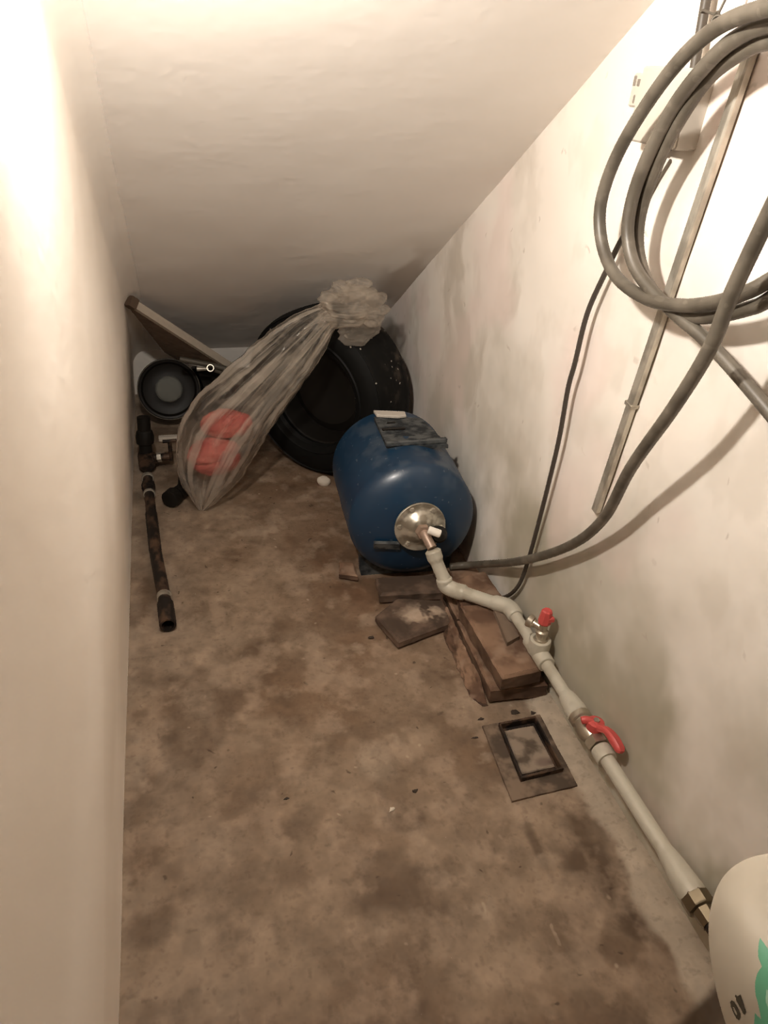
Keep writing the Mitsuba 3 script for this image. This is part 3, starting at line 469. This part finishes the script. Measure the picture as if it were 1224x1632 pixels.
put('film', shell(V), 'clear_film', bag, True, uv=np.stack(np.meshgrid(np.linspace(0, 1, n), np.linspace(0, 1, SIDES), indexing='ij')[::-1], -1).reshape(-1, 2))
# bunched end above the knot
KO = np.array([0.447, 2.15, 0.588]); kd = unit([0.085, 0.0, 0.030])
def bunch(o, rad, seed, amp):
    s = trimesh.creation.icosphere(5, 1.0); d = s.vertices
    k = 0.82 + amp * (np.abs(meshkit.noise(d * 1.3 + seed, seed) - 0.5) * 2.4 + 0.55 * (0.5 - np.abs(meshkit.noise(d * np.array([1.4, 2.5, 3.2]), seed + 1) - 0.5) * 2) + 0.22 * (0.5 - np.abs(meshkit.noise(d * np.array([3, 5, 7]), seed + 2) - 0.5) * 2))
    s.vertices = d * k[:, None] * rad + o; return s
put('bunched_end', cat_([bunch(np.array([0.500, 2.135, 0.607]), [0.082, 0.042, 0.050], 3, 0.5), bunch(np.array([0.560, 2.13, 0.612]), [0.050, 0.035, 0.046], 5, 0.5), bunch(np.array([0.480, 2.14, 0.655]), [0.034, 0.024, 0.026], 15, 0.5), bunch(np.array([0.530, 2.145, 0.660]), [0.036, 0.022, 0.026], 25, 0.5)]), 'bunched_film', bag, True, 'crumpled bunch of film above the knot')
put('flap', bunch(np.array([0.535, 2.145, 0.548]), [0.058, 0.016, 0.050], 9, 0.4), 'clear_film_plain', bag, True, 'thin flap of film hanging under the knot')
put('knot', rough(lathe([(0.027, 0), (0.036, 0.004), (0.039, 0.011), (0.035, 0.018), (0.027, 0.021), (0.025, 0.01), (0.027, 0)], 40, KO - kd * 0.008, kd), 0.006, 0.004, 60, 4), 'bunched_film', bag, True)
red = single('red_bundle', 'folded red bundle inside the lower part of the clear plastic bag', 'cloth', (lambda m: m)(
    (lambda s: (setattr(s, 'vertices', s.vertices * [0.078, 0.045, 0.060] * (1 + 0.22 * (meshkit.fbm(s.vertices * 2.2, 3, 31) - 0.5) - 0.10 * np.exp(-((s.vertices[:, 2] + 0.1 - 0.25 * s.vertices[:, 0]) / 0.13) ** 2))[:, None] + [0.095, 2.105, 0.180]), s)[1])(trimesh.creation.icosphere(5, 1.0))), 'red_cloth', smooth=True)
single('red_bundle', 'upper lighter red fold inside the clear plastic bag above the main red bundle', 'cloth',
    (lambda s: (setattr(s, 'vertices', s.vertices * [0.075, 0.040, 0.045] * (1 + 0.3 * (meshkit.fbm(s.vertices * 2.5, 3, 37) - 0.5))[:, None] + [0.135, 2.12, 0.275]), s)[1])(trimesh.creation.icosphere(5, 1.0)), 'red_cloth', smooth=True)

# ---------------------------------------------------------------- the corner on the far left
plank = thing('wooden_plank', 'old wooden board leaning under the slope against the left wall', 'board')
A, Bp, C = np.array([-0.105, 2.44, 0.568]), np.array([0.190, 2.64, 0.282]), np.array([-0.112, 2.89, 0.272])
e1 = unit(Bp - A); nn = unit(np.cross(e1, C - A)); nn = nn if nn[2] > 0 else -nn; A, Bp, C = A - nn * 0.018, Bp - nn * 0.018, C - nn * 0.018; e2 = unit(np.cross(nn, e1)); e2 = e2 if e2 @ (C - A) > 0 else -e2
Lb = np.linalg.norm(Bp - A) + 0.01; wb = 0.24; sk = (C - A) @ e1
put('face', hull([A + e1 * x + e2 * y + nn * z for z in (-0.011, 0.011) for x, y in ((0.0, 0.012), (Lb, 0.012), (Lb * 0.98, wb), (sk, wb))]), 'old_wood', plank, False)
put('edge', hull([A + e1 * x + e2 * y + nn * z for z in (-0.012, 0.012) for x, y in ((0.02, -0.010), (Lb, -0.010), (Lb, 0.012), (0.02, 0.012))]), 'wood_edge', plank, False, 'pale long edge')
put('end', hull([A + e1 * x + e2 * y + nn * z for z in (-0.016, 0.016) for x, y in ((-0.008, -0.014), (0.0195, -0.014), (0.0195, 0.018), (-0.008, 0.018))]), 'wood_end', plank, False, 'dark end')
wc, wa = np.array([-0.024, 2.70, 0.156]), unit([0.05, -1, 0.30])
wheel = thing('round_drum', 'black round drum with a grey centre disc by the left wall at the back', 'drum')
put('body', lathe([(0.0001, -0.055), (0.075, -0.055), (0.096, -0.05), (0.104, -0.02), (0.111, -0.012), (0.111, -0.002), (0.105, 0.002), (0.098, 0.0), (0.091, -0.012), (0.070, -0.02), (0.052, -0.016), (0.0001, -0.016)], 64, wc, wa), 'black_plastic', wheel, 35)
put('rim', lathe([(0.107, 0), (0.109, 0.002), (0.111, 0), (0.109, -0.002), (0.107, 0)], 64, wc, wa), 'dusty_rubber', wheel, True, 'dusty outer rim')
put('disc', lathe([(0.0001, 0.000), (0.02, -0.001), (0.040, -0.004), (0.046, -0.009), (0.048, -0.016), (0.0001, -0.016)], 48, wc, wa), 'grey_disc', wheel, True, 'grey domed centre')
single('metal_rod', 'short grey rod lying across the black drum at the back', 'rod', tube([(0.020, 2.555, 0.322), (0.12, 2.56, 0.296), (0.205, 2.565, 0.268)], 0.0095, 14), 'steel_wire')
single('plastic_bucket', 'black plastic bucket lying on its side behind the clear bag, beside the drum', 'bucket', lathe([(0.0001, 0), (0.098, 0), (0.102, 0.004), (0.124, 0.20), (0.129, 0.202), (0.129, 0.214), (0.121, 0.214), (0.099, 0.010), (0.0001, 0.008)], 56, (0.285, 2.745, 0.104), (-1, -0.22, 0.0)), 'black_plastic')
tapo = thing('old_tap', 'small old metal tap with a round open end beside the black drum', 'tap')
put('body', cat_([tube([(0.073, 2.52, 0.298), (0.112, 2.52, 0.298)], np.array([0.0085, 0.006]), 12), lathe([(0.009, 0), (0.0125, 0), (0.0125, 0.02), (0.009, 0.02), (0.009, 0)], 24, (0.119, 2.52, 0.298), (-0.1, -1, 0.5))]), 'galvanized', tapo, 30)
put('lever', tube([(0.132, 2.52, 0.290), (0.20, 2.54, 0.257)], 0.006, 10), 'steel_wire', tapo)
# rusty iron pipe on the floor by the left wall
ir = thing('iron_pipe', 'rusty iron pipe with fittings lying on the floor along the left wall', 'pipe')
I = [np.array(q) for q in ((-0.067, 1.525, 0.021), (-0.072, 1.62, 0.021), (-0.093, 1.855, 0.022), (-0.103, 2.06, 0.024), (-0.108, 2.18, 0.026), (-0.112, 2.28, 0.030), (-0.113, 2.36, 0.036))]
def seg(a, b, r, sides=20): return tube([a, a + (b - a) * 0.02, b - (b - a) * 0.02, b], [r * 0.93, r, r, r * 0.93], sides)
put('tube', seg(I[1], I[2], 0.0168), 'rusty_iron', ir); put('tube', seg(I[2], I[3], 0.0172), 'rusty_iron', ir); put('tube', seg(I[3], I[5], 0.0150), 'rusty_iron', ir)
d0 = unit(I[0] - I[1])
put('coupling', lathe([(0.0001, 0), (0.019, 0), (0.0205, 0.004), (0.0205, 0.085), (0.0195, 0.09), (0.0150, 0.09), (0.0145, 0.03), (0.0001, 0.03)], 32, I[1] + d0 * 0.006, d0), 'rusty_iron', ir, 30, 'rusty coupling with an open end')
put('ring', lathe([(0.0150, 0), (0.0185, 0.001), (0.0185, 0.018), (0.0150, 0.019), (0.0150, 0)], 28, I[1] - d0 * 0.03, d0), 'flange_metal', ir, 30, 'bright worn ring')
put('ring', lathe([(0.0150, 0), (0.018, 0.001), (0.018, 0.012), (0.0150, 0.013), (0.0150, 0)], 28, I[4], d0), 'galvanized', ir, 30, 'bright worn ring')
put('union', lathe([(0.0001, 0), (0.019, 0), (0.021, 0.004), (0.021, 0.03), (0.019, 0.034), (0.0001, 0.034)], 8, I[4] - d0 * 0.06, d0), 'rusty_iron', ir, False)
put('ring', lathe([(0.0150, 0), (0.0185, 0.001), (0.0185, 0.014), (0.0150, 0.015), (0.0150, 0)], 28, I[5], d0), 'galvanized', ir, 30, 'bright worn ring')
tj = I[6] + [0, 0.03, 0.005]
put('tee', cat_([lathe([(0.0001, 0), (0.025, 0), (0.027, 0.004), (0.027, 0.07), (0.025, 0.075), (0.0001, 0.075)], 28, I[6] - d0 * 0.045 + d0 * -0.02, d0), tube([tj + [0, 0, -0.01], tj + [0.028, -0.005, 0.004]], 0.021, 20)]), 'rusty_iron', ir, 30)
put('tube', tube([tj + [0.024, -0.005, 0.003], tj + [0.075, -0.012, 0.008]], 0.0125, 16), 'rusty_iron', ir)
put('nut', lathe([(0.0001, 0), (0.0165, 0), (0.0165, 0.014), (0.0001, 0.014)], 6, tj + [0.034, -0.006, 0.004], (1, -0.13, 0.1)), 'galvanized', ir, False)
put('handle', cat_([tube([tj + [0.078, -0.012, -0.006], tj + [0.078, -0.010, 0.062]], 0.0065, 12), tube([tj + [0.056, -0.008, 0.062], tj + [0.100, -0.014, 0.066]], 0.0055, 12)]), 'rusty_iron', ir, 35, 'small T handle')
put('riser', lathe([(0.0001, 0), (0.021, 0), (0.021, 0.05), (0.028, 0.055), (0.030, 0.075), (0.026, 0.095), (0.021, 0.10), (0.021, 0.145), (0.0001, 0.15)], 24, tj + [-0.002, 0.01, -0.005], (0.03, 0.10, 1)), 'black_plastic', ir, 30, 'black upright fitting')
single('black_elbow', 'stubby black plastic elbow lying on the floor at the foot of the clear bag', 'pipe fitting', cat_([lathe([(0.0001, 0), (0.026, 0), (0.028, 0.004), (0.028, 0.032), (0.024, 0.034), (0.0001, 0.034)], 28, (-0.03, 2.15, 0.029), (-0.55, -0.84, 0.0)), tube(resample([(-0.025, 2.155, 0.028), (-0.002, 2.185, 0.030), (0.006, 2.205, 0.052), (0.006, 2.21, 0.074)], 5), 0.023, 20)]), 'black_plastic')
single('white_chip', 'small white bar lying on the floor behind the iron pipe', 'debris', cbox((-0.075, 2.585, 0.003), (-0.002, 2.61, 0.02), 0.003), 'pale_crumb', smooth=False)

# ---------------------------------------------------------------- white woven sack in the near right corner
SK = (0.6214, 0.1440, 0.1013, 0.1206, 0.6282, 0.439, -0.1111, 0.1071)
def sp(x, e): return np.sign(x) * np.abs(x) ** e
def sack_at(U, Wv, off=0.0):
    cx, cy, a, b, Hh, k, sx, sy = SK; z = sp(np.sin(Wv), 0.75); t = 1 + k * z
    X = a * t * sp(np.cos(Wv), 0.6) * sp(np.cos(U), 0.8) + sx * z + cx; Y = b * t * sp(np.cos(Wv), 0.6) * sp(np.sin(U), 0.8) + sy * z + cy; Z = Hh / 2 * (1 + z) + 0.002
    Q = np.stack([X, Y, Z], -1); ctr = np.stack([cx + sx * z, cy + sy * z, Z * 0 + Hh / 2], -1); out = Q - ctr; out = out / np.maximum(np.linalg.norm(out, axis=-1, keepdims=True), 1e-6)
    fold = (meshkit.fbm(np.stack([Q[..., 0] * 11, Q[..., 1] * 11, Q[..., 2] * 4], -1), 3, 41) - 0.5) * 0.03 * np.cos(Wv)
    Q = Q + out * (fold + off)[..., None]; Q[..., 0] = np.minimum(Q[..., 0], XR - 0.004); Q[..., 2] = np.maximum(Q[..., 2], 0.002)
    return Q
sack = thing('woven_sack', 'full white woven sack with green print standing in the near right corner', 'sack')
u = np.linspace(0, 2 * np.pi, 160); w = np.linspace(-np.pi / 2, np.pi / 2, 90); UU, WW = np.meshgrid(u, w, indexing='ij'); SV = sack_at(UU, WW)
i, j = np.meshgrid(np.arange(159), np.arange(89), indexing='ij'); a = (i * 90 + j).ravel()
put('body', trimesh.Trimesh(SV.reshape(-1, 3), np.vstack([np.c_[a, a + 90, a + 91], np.c_[a, a + 91, a + 1]]), process=False), 'sack_cloth', sack, True)
GREEN = [ (2.9601,1.2524),(3.0077,1.2570),(3.0610,1.2593),(3.1097,1.2941),(3.2137,1.2317),(3.3074,1.0369),(3.2320,0.8973),(3.1463,0.7987),(3.1444,0.9011),(3.1770,0.9190),(3.1548,0.9595),(3.1354,0.9937),(3.1208,1.0313),(3.1091,1.0878),(3.1075,1.1545),(3.0589,1.1691)]
MINT = [ (3.1644,1.0855),(3.1832,1.1042),(3.2160,1.0630),(3.2136,1.0140),(3.1815,1.0276)]
TXT = [ (2.9771,0.7488),(3.0199,0.8105),(3.1101,0.8159),(3.0629,0.7249)]
ZO = [ (2.9687,0.7257),(2.9838,0.7522),(3.0097,0.7727),(3.0391,0.7767),(3.0654,0.7694),(3.0646,0.7475),(3.0517,0.7148),(3.0280,0.6977),(2.9980,0.6961),(2.9732,0.7055)]
ZI = [ (2.9952,0.7246),(3.0089,0.7392),(3.0265,0.7374),(3.0374,0.7324),(3.0305,0.7176),(3.0187,0.7148),(3.0007,0.7163)]
FO = [ (3.0137,0.8111),(3.0237,0.8304),(3.0352,0.8322),(3.0486,0.8563),(3.0570,0.8709),(3.0743,0.8618),(3.0911,0.8429),(3.1051,0.8335),(3.0979,0.8053),(3.0892,0.7968),(3.0701,0.8003),(3.0493,0.8000),(3.0326,0.7987),(3.0259,0.8098)]

def printed(name, poly, mat, off, holes=(), label=None):
    v, f = trimesh.creation.triangulate_polygon(sg.Polygon(poly, holes).buffer(0), engine='earcut')
    v, f = trimesh.remesh.subdivide_to_size(np.c_[v, np.zeros(len(v))], f, 0.02, max_iter=14)
    put(name, trimesh.Trimesh(sack_at(v[:, 0], v[:, 1], off), f, process=False), mat, sack, True, label)
printed('leaf_print', GREEN, 'green_print', 0.0012, label='green printed leaf shape')
printed('leaf_highlight', MINT, 'mint_print', 0.0018)
printed('digit', ZO, 'black_print', 0.0012, [ZI], 'black printed digit 0')
printed('digit', FO, 'black_print', 0.0012, label='black printed digit 4')
